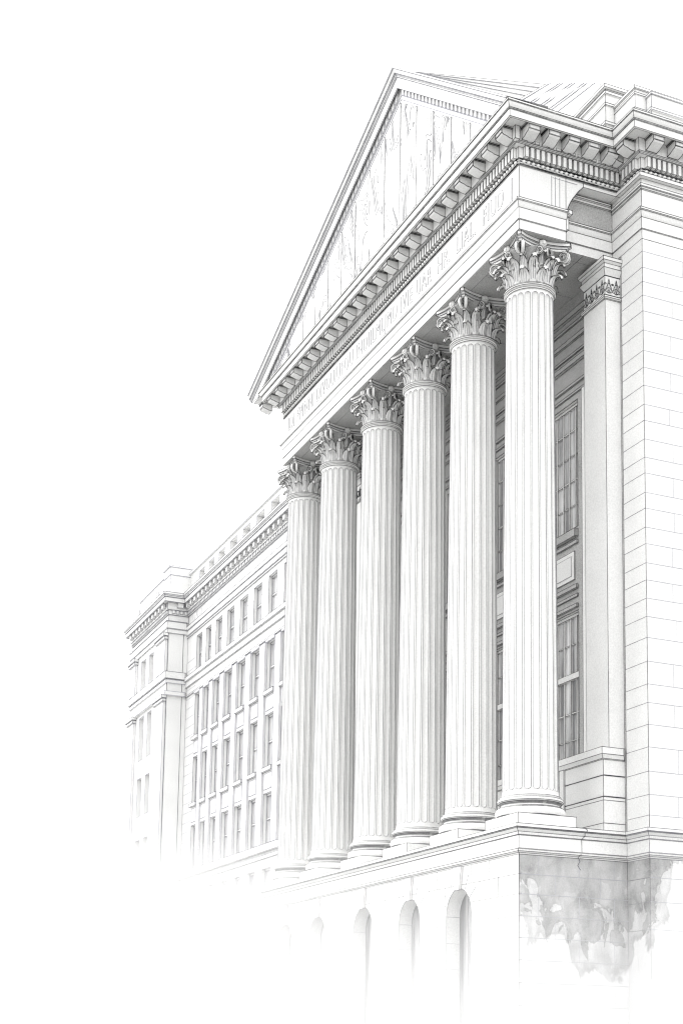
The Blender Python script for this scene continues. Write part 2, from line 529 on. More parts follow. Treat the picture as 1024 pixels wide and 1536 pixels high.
# set-back frieze, recess shade painted into its colour, with its own little cornice
mb.box(-.9, RC, .9, D - .003, 12.62, 13.30, SHADE, None)
mb.sweep([(0, 13.10), (.03, 13.105), (.045, 13.15), (.075, 13.16), (.075, 13.20), (0, 13.22)], [(RC, .9), (RC, D), (XR, D)], 0, 1, ink=INK_N)
mb.sweep([(RC - .02, 13.235), (.0, 13.235), (.0, 13.316), (-.15, 13.316)], [(0, 1.44), (0, D), (XR, D)], 0, 1, ink=INK_M)
for y in (.72, .80, .90):
    mb.tube((.001, y, 12.66), (.001, y, 13.28), .006, LIGHT)
mb.tube((.001, .74, 13.25), (.001, 1.3, 13.25), .005, LIGHT)
frieze = mb.build('frieze', portico)

# lettering carved along the frieze
def lettering(text, x0, x1, zb, h, parent):
    cu = bpy.data.curves.new('lettering', 'FONT'); cu.body = text; cu.size = 1.0; cu.space_character = 1.15
    ob = bpy.data.objects.new('lettering_source', cu); col.objects.link(ob)
    bpy.context.view_layer.update()
    me = ob.to_mesh()
    vs = [v.co.copy() for v in me.vertices]; fs = [tuple(p.vertices) for p in me.polygons]
    ob.to_mesh_clear(); bpy.data.objects.remove(ob); bpy.data.curves.remove(cu)
    ax, bx = min(v.x for v in vs), max(v.x for v in vs); az, bz = min(v.y for v in vs), max(v.y for v in vs)
    W = [(x0 + (v.x - ax) / (bx - ax) * (x1 - x0), -.004, zb + (v.y - az) / (bz - az) * h) for v in vs]
    mb = MB(); mb.add(W, fs, STONE)
    em = {}
    for f in fs:
        for i in range(len(f)):
            e = tuple(sorted((f[i], f[(i + 1) % len(f)]))); em[e] = em.get(e, 0) + 1
    for e, c in em.items():
        if c == 1: mb.tube((W[e[0]][0], -.005, W[e[0]][2]), (W[e[1]][0], -.005, W[e[1]][2]), .0048, LIGHT)
    return mb.build('lettering', parent, smooth=False)
lettering("IDI FPINNI DIVDUIUFOU INDIILMLJMD IVIE UAR  HR.  LIAL.  FIUD  J", -12.2, -.25, 12.70, .50, frieze)

# ---- cornice
mb = MB()
PC = PP
mb.sweep(BED1, PC, 0, 3, ink=INK_N)
mb.sweep(CROWN, PC, 0, 3, ink=INK_N)
dentils(mb, (XL, 0), (.0, 0), (DARK, .0055))
dentils(mb, (0, 0), (0, D - .03), (DARK, .0055))
# corner post between the brackets and little panels on the bed mould
mb.box(.10, .20, -.20, -.10, 13.70, 13.968, STONE, INK_N)
for c, d in offset_pts((0, 0), (0, D - .1), 0, .16, 0):
    obox(mb, c, d, .10, .15, .170, 13.722, 13.765, (MID, .004))
cornice = mb.build('cornice', portico)
m0 = make_modillion('modillion', cornice, (DARK, .008)); m0.location = (-.03, 0, 13.97)
for k in range(1, 24):
    c = m0.copy(); col.objects.link(c); c.location = (-.03 - .572 * k, 0, 13.97)
for k in range(5):
    c = m0.copy(); col.objects.link(c); c.location = (0, .09 + .442 * k, 13.97); c.rotation_euler = (0, 0, PI / 2)

# ---- pediment
AP = (-4.575, 18.26); LFT = (-13.93, 14.50); RGT = (.565, 14.215)
def zl(x):
    a, b = (LFT, AP) if x < AP[0] else (AP, RGT)
    return a[1] + (b[1] - a[1]) * (x - a[0]) / (b[0] - a[0])
ped = MB()
def rake(mb, prof, ink):
    n = len(prof); V = []; F = []
    sl = (AP[1] - LFT[1]) / (AP[0] - LFT[0]); sr = (RGT[1] - AP[1]) / (RGT[0] - AP[0])
    for (e, v) in prof:
        x = max(LFT[0], AP[0] + (14.22 - v - AP[1]) / sl); V.append((x, -e, zl(x) + v))
    for (e, v) in prof: V.append((AP[0], -e, AP[1] + v))
    for (e, v) in prof:
        x = min(RGT[0], AP[0] + (14.22 - v - AP[1]) / sr); V.append((x, -e, zl(x) + v))
    for i in range(2):
        for k in range(n):
            j = (k + 1) % n; F.append((i * n + k, i * n + j, (i + 1) * n + j, (i + 1) * n + k))
    F.append(tuple(range(n - 1, -1, -1))); F.append(tuple(2 * n + k for k in range(n)))
    mb.add(V, F, STONE, ink)
rake(ped, [(-.35, -.05), (-.35, -.32), (.42, -.32), (.43, -.36), (.44, -.49), (.465, -.49), (.465, -.235), (.48, -.225), (.49, -.19), (.515, -.165), (.515, -.15), (.535, -.14), (.55, -.10), (.57, -.045), (.585, -.04), (.585, 0), (-.3, .04)], (LIGHT, .0065))
TY = -.35   # tympanum plane y
mb = MB()
V = [(-13.3, TY, 14.2), (.3, TY, 14.2), (.3, TY, zl(.3) - .2), (AP[0], TY, AP[1] - .2), (-13.3, TY, zl(-13.3) - .2)]
V += [(x, TY + .3, z) for x, y, z in V]
mb.add(V, [(0, 1, 2, 3, 4), (9, 8, 7, 6, 5)] + [(i, 5 + i, 5 + (i + 1) % 5, (i + 1) % 5) for i in range(5)], STONE)
raking = ped.build('raking_cornice', portico)
# denticulated band under the rake
x = -12.6
while x < -.1:
    if abs(x - AP[0]) > .06:
        z = zl(x); sl = (zl(x + .05) - zl(x - .05)) / .1; w = .05
        V = []
        for y in (TY - .045, TY):
            for (dx, v) in ((-w, -.36), (w, -.36), (w, -.62), (-w, -.62)): V.append((x + dx, y, z + sl * dx + v))
        mb.add(V, [(0, 3, 2, 1), (0, 1, 5, 4), (1, 2, 6, 5), (2, 3, 7, 6), (3, 0, 4, 7)], STONE, (FAINT, .0055))
    x += .17
for v in (-.34, -.64, -.74):
    for a, b in ((-12.9, AP[0]), (AP[0], .2)):
        z0, z1 = zl(a) + v, zl(b) + v
        if z1 < 14.2: b = a + (b - a) * (z0 - 14.2) / (z0 - z1); z1 = 14.2
        if z0 < 14.2: a = b + (a - b) * (z1 - 14.2) / (z1 - z0); z0 = 14.2
        mb.tube((a, TY - .005, z0), (b, TY - .005, z1), .009, LIGHT if v == -.34 else FAINT)
tymp = mb.build('tympanum', portico)
# carved relief: panels of drapery between slim strips
k = 0; xs = []
x = -1.35
while x > -11.8: xs.append(x); x -= .82
for x in xs:
    top = min(zl(x - .04), zl(x + .04)) - .78
    if top > 14.35:
        mb = MB(); mb.box(x - .035, x + .035, TY - .022, TY, 14.2, top, STONE, (LIGHT, .0045)); mb.build('strip', tymp)
def field(x, z): return noise.fractal(Vector((x * 2.1 + z * .45, z * .62, 3.7)), .9, 2.1, 2)
for i, xr in enumerate([.0] + xs):
    xl = xr - .82
    a, b = xl + .05, xr - .05
    if max(zl(a), zl(b)) - .8 < 14.5: continue
    mb = MB(); NX = 16
    V = []; F = []; NZ = 60
    for iz in range(NZ + 1):
        for ix in range(NX + 1):
            x = a + (b - a) * ix / NX
            zt = zl(x) - .80
            z = 14.2 + (max(zt, 14.24) - 14.2) * iz / NZ
            f = field(x, z)
            edge = min(ix, NX - ix, 3) / 3 * min(1, min(iz, NZ - iz) / 3)
            V.append((x, TY - .004 - edge * (.02 + .085 * max(0, f + .15)), z))
    for iz in range(NZ):
        for ix in range(NX):
            q = iz * (NX + 1) + ix; F.append((q, q + 1, q + NX + 2, q + NX + 1))
    mb.add(V, F, STONE)
    # contour strokes
    for lev in (-.34, -.22, -.08, .1, .24):
        for f4 in F:
            pt = []
            for u in range(4):
                p, q = Vector(V[f4[u]]), Vector(V[f4[(u + 1) % 4]])
                fp, fq = field(p.x, p.z) - lev, field(q.x, q.z) - lev
                if (fp > 0) != (fq > 0):
                    pt.append(p + (q - p) * (fp / (fp - fq)) + Vector((0, -.003, 0)))
            if len(pt) == 2 and noise.noise(pt[0] * 1.3) > -.2: mb.tube(pt[0], pt[1], .0055, LIGHT)
    mb.build('relief_panel', tymp)

# roof of the portico
mb = MB()
R1 = (AP[0], -.2, AP[1] + .0); R2 = (-4.604, 3.4, 19.04); R3 = (-2.319, 3.4, 17.55); R4 = (-4.57, 2.62, 18.38); R5 = (-1.0, 2.6, 15.45); R6 = (.50, 2.2, 14.25); R7 = (.5, -.2, 14.25); R8 = (-13.7, -.2, 14.5); R9 = (-13.7, 3.4, 15.2)
mb.add([R1, R4, R5, R6, R7, R2, R3, R8, R9], [(0, 4, 3, 2, 1), (1, 2, 6, 5), (0, 1, 5), (0, 5, 8, 7)], STONE, INK_M, ang=5)
def lerp(a, b, t): return tuple(a[i] + (b[i] - a[i]) * t for i in range(3))
for t in (.12, .3, .36, .52, .58, .74, .8, .93):
    a = Vector(lerp(R2, R3, t)); b = Vector(lerp(R4, R5, t * .54))
    mb.tube(a + Vector((0, -.035, .02)), b + Vector((0, -.035, .02)), .011, LIGHT)
for t in (.25, .5, .75):
    mb.tube(Vector(lerp(R1, R4, t * .3)) + Vector((.01, 0, .01)), Vector(lerp(R2, R4, t)) + Vector((.01, 0, .01)), .008, LIGHT)
mb.build('roof', portico)

# ---- podium with arched openings
POD = [(-.3, .08), (0, .08), (.012, .03), (.03, .03), (.045, -.0), (.05, .035)]
PODTOP = [(-.3, .534), (-.3, -.01), (.0, -.01), (.012, .02), (.045, .045), (.055, .085), (.02, .10), (.015, .335), (.03, .345), (.045, .40), (.08, .43), (.10, .455), (.10, .47), (.12, .475), (.12, .534)]
ARC = [(-2.29, .51), (-4.46, .49), (-6.80, .51), (-9.45, .51), (-11.57, .48)]
mb = MB()
PPD = [(-13.0, D + 1), (-13.0, 0), (0, 0), (0, D), (XR, D)]
mb.sweep(PODTOP, PPD, 0, 3, ink=INK_M)
mb.box(-12.99, -.29, .05, D, .3, PODZ - .003, STONE, None)
zt = -.01; zs = -.93
cur = -13.0
segs = sorted(ARC)
for (cx, r) in segs:
    mb.add([(cur, 0, GZ), (cx - r, 0, GZ), (cx - r, 0, zs), (cx - r, 0, zt), (cur, 0, zt)], [(0, 1, 2, 3, 4)], STONE)
    N = 14
    arcp = [(cx - r * math.cos(PI * k / N), zs + r * math.sin(PI * k / N)) for k in range(N + 1)]
    V = [(x, 0, z) for x, z in arcp] + [(x, 0, zt) for x, z in arcp]
    mb.add(V, [(k, k + 1, N + 2 + k, N + 1 + k) for k in range(N)], STONE)
    # reveal
    loop = [(cx - r, GZ)] + arcp + [(cx + r, GZ)]
    V = [(x, 0, z) for x, z in loop] + [(x, .30, z) for x, z in loop]; m = len(loop)
    mb.add(V, [(k, m + k, m + k + 1, k + 1) for k in range(m - 1)], STONE)
    mb.line([(x, -.002, z) for x, z in loop], .008, MID)
    mb.line([(x, .295, z) for x, z in loop], .007, MID)
    # block joints in the reveal
    for z in (-.93, -1.45, -1.95, -2.45): mb.tube((cx - r + .003, 0, z), (cx - r + .003, .30, z), .006, LIGHT)
    # voussoirs and keystone
    for a in (35, 62, 118, 145):
        t = math.radians(a); mb.tube((cx + r * math.cos(t), -.003, zs + r * math.sin(t)), (cx + (r + .33) * math.cos(t), -.003, zs + (r + .33) * math.sin(t)), .006, LIGHT)
    V = [(cx - .10, y, zs + r - .03) for y in (-.05,)] + [(cx + .10, -.05, zs + r - .03), (cx + .17, -.05, zt - .0), (cx - .17, -.05, zt)]
    V += [(x, .0, z) for x, y, z in V]
    mb.add(V, [(0, 1, 2, 3), (0, 4, 5, 1), (1, 5, 6, 2), (2, 6, 7, 3), (3, 7, 4, 0)], STONE, (LIGHT, .006))
    cur = cx + r
mb.add([(cur, 0, GZ), (0, 0, GZ), (0, 0, zt), (cur, 0, zt)], [(0, 1, 2, 3)], STONE)
# side face with the grey wash stain
mb.add([(0, 0, GZ), (0, D, GZ), (0, D, zt), (0, 0, zt)], [(0, 1, 2, 3)], STAIN)
mb.add([(-13, D, GZ), (-13, 0, GZ), (-13, 0, zt), (-13, D, zt)], [(0, 1, 2, 3)], STONE)
mb.tube((0, 0, -3.2), (0, 0, zt), .010, MID)
# ashlar joints
zc = [-.36, -.72, -1.11, -1.5, -1.9, -2.3, -2.7]
def free(x, z):
    return all(not (abs(x - cx) < r + .02 and z < zs + math.sqrt(max(0, r * r - min(r, abs(x - cx)) ** 2)) + .02) for cx, r in ARC)
for i, z in enumerate(zc):
    x = -13.0
    while x < 0:
        x2 = x + .1
        if free(x, z) and free(x2, z): mb.tube((x, -.002, z), (x2, -.002, z), .006, MID)
        x = x2
    x = -13 + (.35 if i % 2 else 0)
    while x < -.3:
        if free(x, z) and free(x, z + .36): mb.tube((x, -.002, z), (x, -.002, min(z + .38, zt)), .0055, MID)
        x += .7
    mb.tube((.002, 0, z), (.002, D, z), .006, FAINT)
    for y in ((.75, 1.7) if i % 2 else (.4, 1.25, 2.0)): mb.tube((.002, y, z), (.002, y, min(z + .38, zt)), .005, FAINT)
# jagged crack down the moulding
crk = [(1.30, .54, .125), (1.36, .50, .13), (1.31, .44, .11), (1.35, .40, .05), (1.29, .34, .035), (1.30, .20, .022), (1.30, .09, .025), (1.25, .05, .06), (1.22, .01, .02), (1.27, -.06, .005), (1.22, -.14, .005), (1.28, -.22, .004)]
mb.line([(e, y, z) for y, z, e in crk], .006, MID)
podium = mb.build('podium', portico)
mb = MB()
for (cx, r) in ARC:
    mb = MB(); mb.box(cx - r - .05, cx + r + .05, .31, .36, GZ, zs + r + .1, GLASS)
    for dx in (-.17, .17): mb.tube((cx + dx, .305, GZ), (cx + dx, .305, zs + .35), .01, MID)
    mb.build('window', podium)

# ================================================================== MAIN BLOCK
main = thing('main_building', 'pale ashlar block behind the fluted columns, its bare masonry flank running off to the right', 'building')

def wall_grid(mb, y, xs, zs_, holes, depth, ink, mat=STONE):
    """front wall (facing -y) as cells; holes = set of (ix, iz); reveals run back by depth"""
    for iz in range(len(zs_) - 1):
        ix = 0
        while ix < len(xs) - 1:
            if (ix, iz) in holes: ix += 1; continue
            j = ix
            while j < len(xs) - 1 and (j, iz) not in holes: j += 1
            mb.add([(xs[ix], y, zs_[iz]), (xs[j], y, zs_[iz]), (xs[j], y, zs_[iz + 1]), (xs[ix], y, zs_[iz + 1])], [(0, 1, 2, 3)], mat)
            ix = j
    for (ix, iz) in holes:
        a, b, c, d = xs[ix], xs[ix + 1], zs_[iz], zs_[iz + 1]
        V = [(a, y, c), (b, y, c), (b, y, d), (a, y, d)]; V += [(x, y + depth, z) for x, _, z in V]
        mb.add(V, [(0, 4, 5, 1), (1, 5, 6, 2), (2, 6, 7, 3), (3, 7, 4, 0)], STONE)
        for i in range(4): mb.tube(V[i], V[(i + 1) % 4], ink[1], ink[0], .008)
        mb.tube(V[0], V[4], ink[1] * .8, ink[0]); mb.tube(V[3], V[7], ink[1] * .8, ink[0]); mb.tube(V[2], V[6], ink[1] * .8, ink[0])

# wall behind the columns; window axes one per bay
WX = [-.95 - .0]
bays = []
for i in range(5):
    c = (COLX[i] + COLX[i + 1]) / 2
    bays.append((c - .86 + .27 - .27, c + .16 + .0))
bays = [(-2.78, -1.60), (-5.06, -3.88), (-7.33, -6.15), (-9.80, -8.60), (-12.2, -11.0)]
xs = [XL - .5]
for a, b in sorted(bays): xs += [a, b]
xs += [0.0]
zsx = [PODZ, 2.18, 5.27, 7.02, 9.72, 12.0]
holes = {(1 + 2 * i, k) for i in range(5) for k in (1, 3)}
mb = MB()
wall_grid(mb, D, xs, zsx, holes, .16, (DARK, .008), SHADE)  # back wall tone darkened to paint the porch shade
# courses and mouldings of the back wall
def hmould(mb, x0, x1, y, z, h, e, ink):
    mb.box(x0, x1, y - e, y, z, z + h, SHADE, ink)  # same painted-in shade tone as the back wall
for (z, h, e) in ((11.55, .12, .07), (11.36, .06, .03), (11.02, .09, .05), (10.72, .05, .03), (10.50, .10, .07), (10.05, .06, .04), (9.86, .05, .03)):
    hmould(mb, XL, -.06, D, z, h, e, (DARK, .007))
for (a, b) in bays:
    for (z, h, e) in ((6.80, .16, .09), (6.66, .07, .04), (5.72, .08, .06), (5.55, .06, .03), (5.33, .07, .05)):
        hmould(mb, a - .12, b + .0, D, z, h, e, (MID, .007))
    mb.box(a + .08, b - .12, D - .025, D, 5.93, 6.52, STONE, (MID, .006))
    mb.box(a + .18, b - .22, D - .035, D, 6.02, 6.43, STONE, (LIGHT, .005))
# low plinth wall with rustication under the windows
mb.box(XL, -.05, 1.82, D, PODZ, 1.92, STONE, INK_M)
mb.sweep([(0, 1.90), (.03, 1.91), (.045, 1.95), (.07, 1.99), (.07, 2.12), (0, 2.13), (-.47, 2.13)], [(XL, D), (XL, 1.82), (-.05, 1.82), (-.05, D), (XR, D)], 0, 3, ink=INK_M)
for z, r in ((1.60, .013), (1.20, .013), (.70, .007), (1.13, .006)):
    mb.tube((XL, 1.818, z), (-.05, 1.818, z), r, MID); mb.tube((-.048, 1.82, z), (-.048, D, z), r, MID)
for x in (-1.45, -3.7, -6.0, -8.3): mb.box(x - .08, x + .08, 1.79, 1.82, .9, 1.92, STONE, INK_M)
# masonry of the right corner: front return and flank
mb.add([(0, D, .2), (XR, D, .2), (XR, D, 12.0), (0, D, 12.0)], [(0, 1, 2, 3)], STONE)
mb.add([(XR, D, .2), (XR, 14, .2), (XR, 14, 12.0), (XR, D, 12.0)], [(0, 1, 2, 3)], STONE)
mb.add([(0, D, GZ), (XR, D, GZ), (XR, D, .2), (0, D, .2)], [(0, 1, 2, 3)], STAIN)
mb.add([(XR, D, GZ), (XR, 14, GZ), (XR, 14, .2), (XR, D, .2)], [(0, 1, 2, 3)], STAIN)
cz = [11.74, 11.41, 11.12, 10.84, 10.52, 10.13, 9.72, 9.38, 9.02, 8.64, 8.32, 7.95, 7.59, 7.28, 6.9, 6.59, 6.22, 5.9, 5.53, 5.2, 4.85, 4.5, 4.1, 3.65, 3.22, 2.87, 2.46, 2.04, 1.59, 1.16, .78, -.36, -.8, -1.3]
for i, z in enumerate(cz):
    mb.tube((.0, D - .001, z), (XR, D - .001, z), .006, LIGHT)
    mb.tube((XR + .001, D, z), (XR + .001, 8, z), .0055, FAINT)
    if i + 1 < len(cz) and z > .8:
        z2 = cz[i + 1]; y = D + (.62 if i % 2 else .95) + random.uniform(-.06, .06)
        while y < 8:
            mb.tube((XR + .001, y, z), (XR + .001, y, z2), .0045, FAINT); y += random.uniform(1.0, 1.5)
mb.tube((XR, D, -2.2), (XR, D, 12.0), .0065, MID)
mb.tube((0, D, -1.8), (0, D, 12.0), .008, MID)
wall = mb.build('wall', main)

# windows behind the columns
def back_window(name, a, b, z0, z1, xsf, zsf, parent, y):
    mb = MB(); t = .045
    mb.box(a, a + t, y - .05, y, z0, z1, STONE, (DARK, .006)); mb.box(b - t, b, y - .05, y, z0, z1, STONE, (DARK, .006))
    mb.box(a + t, b - t, y - .05, y, z1 - t * 1.4, z1, STONE, (DARK, .006)); mb.box(a + t, b - t, y - .05, y, z0, z0 + t, STONE, (DARK, .006))
    for f in xsf:
        x = a + (b - a) * f; mb.box(x - .02, x + .02, y - .045, y, z0 + t, z1 - t * 1.4, STONE, (DARK, .006))
    for f, w in zsf:
        z = z0 + (z1 - z0) * f; mb.box(a + t, b - t, y - .035 - w, y, z - .010 - w, z + .010 + w, STONE, (DARK, .005))
    fr = mb.build(name, parent)
    mb = MB(); mb.add([(a, y - .006, z0), (b, y - .006, z0), (b, y - .006, z1), (a, y - .006, z1)], [(0, 1, 2, 3)], GLASS)
    mb.build('pane', fr)
for (a, b) in bays:
    back_window('window', a + .003, b - .003, 7.023, 9.717, (.22, .42, .62, .82), [(.2, 0), (.4, .005), (.6, 0), (.8, .005)], main, D + .13)
    back_window('window', a + .003, b - .003, 2.183, 5.267, (.22, .42, .62, .82), [(.16, 0), (.34, .004), (.58, .05), (.8, 0)], main, D + .13)

# entablature of the main block
MAINI = (MID, .0075)
mb = MB()
PMR = [(RC, 0), (RC, D), (XR, D), (XR, 14)]
mb.sweep(ARCH, PMR, 1, 3, ink=INK_M)
mb.build('architrave', main)
mb = MB()
mb.sweep([(-.25, 12.61), (0, 12.61), (0, 13.02), (.02, 13.03), (.035, 13.06), (.05, 13.07), (.05, 13.12), (.02, 13.13), (.02, 13.238), (.10, 13.238), (.10, 13.314), (-.25, 13.314)], PMR, 1, 3, ink=INK_M)
mb.build('frieze', main)
mb = MB()
mb.sweep(BED1, PM, 1, 3, ink=INK_M)
mb.sweep(CROWN, PM, 1, 3, ink=INK_M)
dentils(mb, (.15, D), (XR, D), (MID, .0055)); dentils(mb, (XR, D), (XR, 9), (MID, .005))
mc = mb.build('cornice', main)
def mod_copy(src, parent, loc, rz):
    c = src.copy(); col.objects.link(c); c.parent = parent; c.location = loc; c.rotation_euler = (0, 0, rz); return c
mod_copy(m0, mc, (.62, D, 13.97), 0)
mod_copy(m0, mc, (.22 + .38 * 0 + .0, D, 13.97), 0)
for k in range(12): mod_copy(m0, mc, (XR, D + .12 + .50 * k, 13.97), PI / 2)

# anta (flat pilaster) against the wall
def anta(x0, x1, parent):
    mb = MB(); y = 1.95
    mb.box(x0, x1, y, D, 2.13, 11.06, STONE, INK_M)
    mb.box(x0 + .0, x1 - .0, y - .0, D, 11.14, 11.55, STONE, (MID, .006))
    path = [(x0, D), (x0, y), (x1, y), (x1, D)]
    mb.sweep([(0, 11.05), (.02, 11.055), (.045, 11.08), (.045, 11.115), (.02, 11.14), (0, 11.145)], path, 0, 3, ink=(DARK, .006))
    mb.sweep([(0, 11.54), (.0, 11.56), (.02, 11.60), (.055, 11.66), (.065, 11.68), (.035, 11.70), (.03, 11.79), (.05, 11.80), (.08, 11.83), (.085, 11.90), (0, 11.905)], path, 0, 3, ink=(DARK, .006))
    # carved neck
    rnd = random.Random(3)
    def motif(f):
        mb.line([f(0, dz) for dz in (.0, .30)], .005, MID)
        for w, h0, h1 in ((.032, .02, .30), (.062, .0, .22), (.085, .0, .12)):
            for sg in (-1, 1):
                pts = [f(sg * w * math.sin(PI * (q / 7) ** .8) * (1 if q < 7 else 0), h0 + (h1 - h0) * q / 7) for q in range(8)]
                mb.line(pts, .0055, DARK if w > .05 else MID)
        for sg in (-1, 1):
            mb.line([f(sg * (.075 + .018 * math.cos(q)), .19 + .018 * math.sin(q)) for q in range(7)], .006, DARK)
    for k in range(4):
        px = x0 + .095 + (x1 - x0 - .19) * k / 3
        motif(lambda q, dz, px=px: (px + q, y - .004, 11.19 + dz))
    for k in range(2):
        py = y + .09 + .17 * k
        motif(lambda q, dz, py=py: (x1 + .004, py + q, 11.19 + dz))
    mb.build('pilaster', parent)
anta(-.80, -.05, main)
anta(XL + .05, XL + .8, main)
# slim strip between anta and window
mb = MB(); mb.box(-1.36, -.82, D - .06, D, 2.13, 9.84, STONE, (MID, .007)); mb.build('wall_strip', main)

# podium course round the main block
mb = MB()
mb.sweep(PODTOP, PM, 1, 3, ink=INK_L)
mb.build('base_course', main)

# attic and parapet
mb = MB()
def block(x0, x1, y0, y1, z0, z1, caps, ink):
    mb.box(x0, x1, y0, y1, z0, z1, STONE, ink)
    for (z, h, e) in caps:
        mb.box(x0 - e, x1 + e, y0 - e, y1, z, z + h, STONE, ink)
block(-2.2, -.85, 2.54, 3.5, 14.0, 16.22, [(16.10, .06, .03), (16.22, .07, .06), (15.85, .05, .02), (15.42, .06, .03)], (MID, .007))
block(-.84, -.13, 2.76, 3.9, 14.0, 15.82, [(15.82, .06, .03), (15.70, .04, .015), (15.34, .05, .03)], (MID, .006))
block(-.12, .05, 3.03, 12, 14.0, 15.66, [(15.66, .05, .02), (15.30, .05, .04)], (LIGHT, .007))
block(-8, -2.21, 3.6, 8, 14.0, 15.6, [], (LIGHT, .006))
mb.box(-.9, XR + .05, 2.45, 12, 14.20, 14.42, STONE, (LIGHT, .006))
mb.build('parapet', main)

# ================================================================== LEFT WING
wing = thing('wing_building', 'long office wing with rows of tall sash windows, left of the columned portico', 'building')
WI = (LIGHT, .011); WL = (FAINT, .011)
wins = [(-19.76, -19.01), (-21.15, -20.42), (-22.53, -21.78), (-23.86, -23.14), (-25.12, -24.45), (-26.24, -25.65), (-27.35, -26.74)]
extra = [(-18.36, -17.62), (-16.96, -16.22), (-15.56, -14.82), (-14.16, -13.42)]
X0, X1 = -28.52, -13.03
aw = sorted(wins + extra)
xs = [X0]
for a, b in aw: xs += [a, b]
xs += [X1]
rows = [(.25, 1.95), (2.72, 4.32), (5.12, 6.85), (7.60, 9.22), (10.13, 11.42)]
zz = [GZ]
for a, b in rows: zz += [a, b]
zz += [12.0]
holes = {(1 + 2 * i, 1 + 2 * k) for i in range(len(aw)) for k in range(5)}
mb = MB()
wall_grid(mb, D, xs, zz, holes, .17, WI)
for (a, b) in aw:            # recessed spandrels with sills and panels
    for (z0, z1) in ((4.32, 5.12), (6.85, 7.60)):
        mb.box(a - .05, b + .05, D - .09, D, z1 - .12, z1, STONE, WI)
        mb.box(a + .04, b - .04, D - .02, D, z0 + .12, z1 - .20, STONE, WL)
    mb.box(a - .03, b + .03, D - .05, D, 9.22, 9.30, STONE, WL)
    # giant-order strips
for i in range(len(aw)):
    a = aw[i][1]; b = aw[i + 1][0] if i + 1 < len(aw) else X1
    mb.box(a + .08, b - .08, D - .05, D, 2.72, 9.24, STONE, WL)
for z in [i * .26 + 9.95 for i in range(8)]:
    for i in range(len(aw)):
        a = aw[i][1]; b = aw[i + 1][0] if i + 1 < len(aw) else X1
        mb.tube((a + .03, D - .002, z), (b - .03, D - .002, z), .006, FAINT)
for k in range(30):
    z = k * .36 + .2
    mb.tube((X0, D - .002, z), (wins[-1][0] - .05, D - .002, z), .006, FAINT)
for (z, h, e) in ((9.90, .15, .11), (9.68, .22, .05), (9.31, .05, .04), (2.45, .22, .12), (2.25, .10, .05)):
    mb.box(X0, X1, D - e, D, z, z + h, STONE, WI)
mb.build('wall', wing)
# sash windows
def sash(a, b, z0, z1, parent, src=None, y=D + .16):
    mb = MB(); t = .05
    ik = (LIGHT, .010)
    mb.box(a, a + t, y - .05, y, z0, z1, STONE, ik); mb.box(b - t, b, y - .05, y, z0, z1, STONE, ik)
    mb.box(a + t, b - t, y - .05, y, z1 - .07, z1, STONE, ik); mb.box(a + t, b - t, y - .05, y, z0, z0 + t, STONE, ik)
    zm = (z0 + z1) / 2; mb.box(a + t, b - t, y - .05, y, zm - .03, zm + .03, STONE, ik)
    fr = mb.build('window', parent)
    mb = MB(); mb.add([(a, y - .008, z0), (b, y - .008, z0), (b, y - .008, z1), (a, y - .008, z1)], [(0, 1, 2, 3)], PALE)
    mb.build('pane', fr)
for (a, b) in aw:
    if a > -16: continue
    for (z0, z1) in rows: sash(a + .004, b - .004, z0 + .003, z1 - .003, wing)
PW = [(X0, 3), (X0, D), (X1, D), (X1, 3)]
mb = MB(); PWS = [(X0, D), (X1, D)]
mb.sweep([(-.2, 11.60), (.03, 11.60), (.03, 11.66), (.06, 11.68), (.06, 11.86), (.08, 11.88), (.10, 11.95), (.10, 12.01), (-.2, 12.02)], PWS, 0, 1, ink=WI)
mb.build('architrave', wing)
mb = MB(); mb.sweep([(-.2, 12.02), (0, 12.02), (0, 12.44), (-.2, 12.44)], PWS, 0, 1, ink=WL)
rr = random.Random(5)
for k in range(60):
    x = rr.uniform(-28, -17.8); z = rr.uniform(12.2, 12.42); mb.tube((x, D - .002, z), (x, D - .002, z - rr.uniform(.08, .3)), .006, FAINT)
mb.build('frieze', wing)
def wing_cornice(path, i0, i1, segs_, name, parent):
    mb = MB()
    mb.sweep([(-.2, 12.44), (.03, 12.44), (.04, 12.49), (.04, 12.61), (.08, 12.62), (.09, 12.66), (.09, 12.89), (.21, 12.90), (.21, 12.88), (.25, 12.88), (.25, 13.04), (.27, 13.05), (.28, 13.10), (.32, 13.14), (.33, 13.22), (-.2, 13.27)], path, i0, i1, ink=WI)
    for p, q in segs_:
        for c, d in offset_pts(p, q, 0, .155, 0): obox(mb, c, d, .10, .04, .085, 12.49, 12.60, (LIGHT, .006))
        for j, (c, d) in enumerate(offset_pts(p, q, 0, .46, 0)):
            obox(mb, c, d, .22, .09, .20, 12.70, 12.89, (LIGHT, .007), LEAFM)
            n = Vector((d.y, -d.x)); cc = c + d * .23 + n * .10
            m = 8
            for r0 in (.075, .035):
                mb.line([tuple((cc + d * (r0 * math.cos(2 * PI * k / m)) + n * (.02)).to_3d() + Vector((0, 0, 12.78 + r0 * math.sin(2 * PI * k / m)))) for k in range(m + 1)], .009, LIGHT)
    return mb.build(name, parent)
wing_cornice(PWS, 0, 1, [((X0, D), (X1, D))], 'cornice', wing)
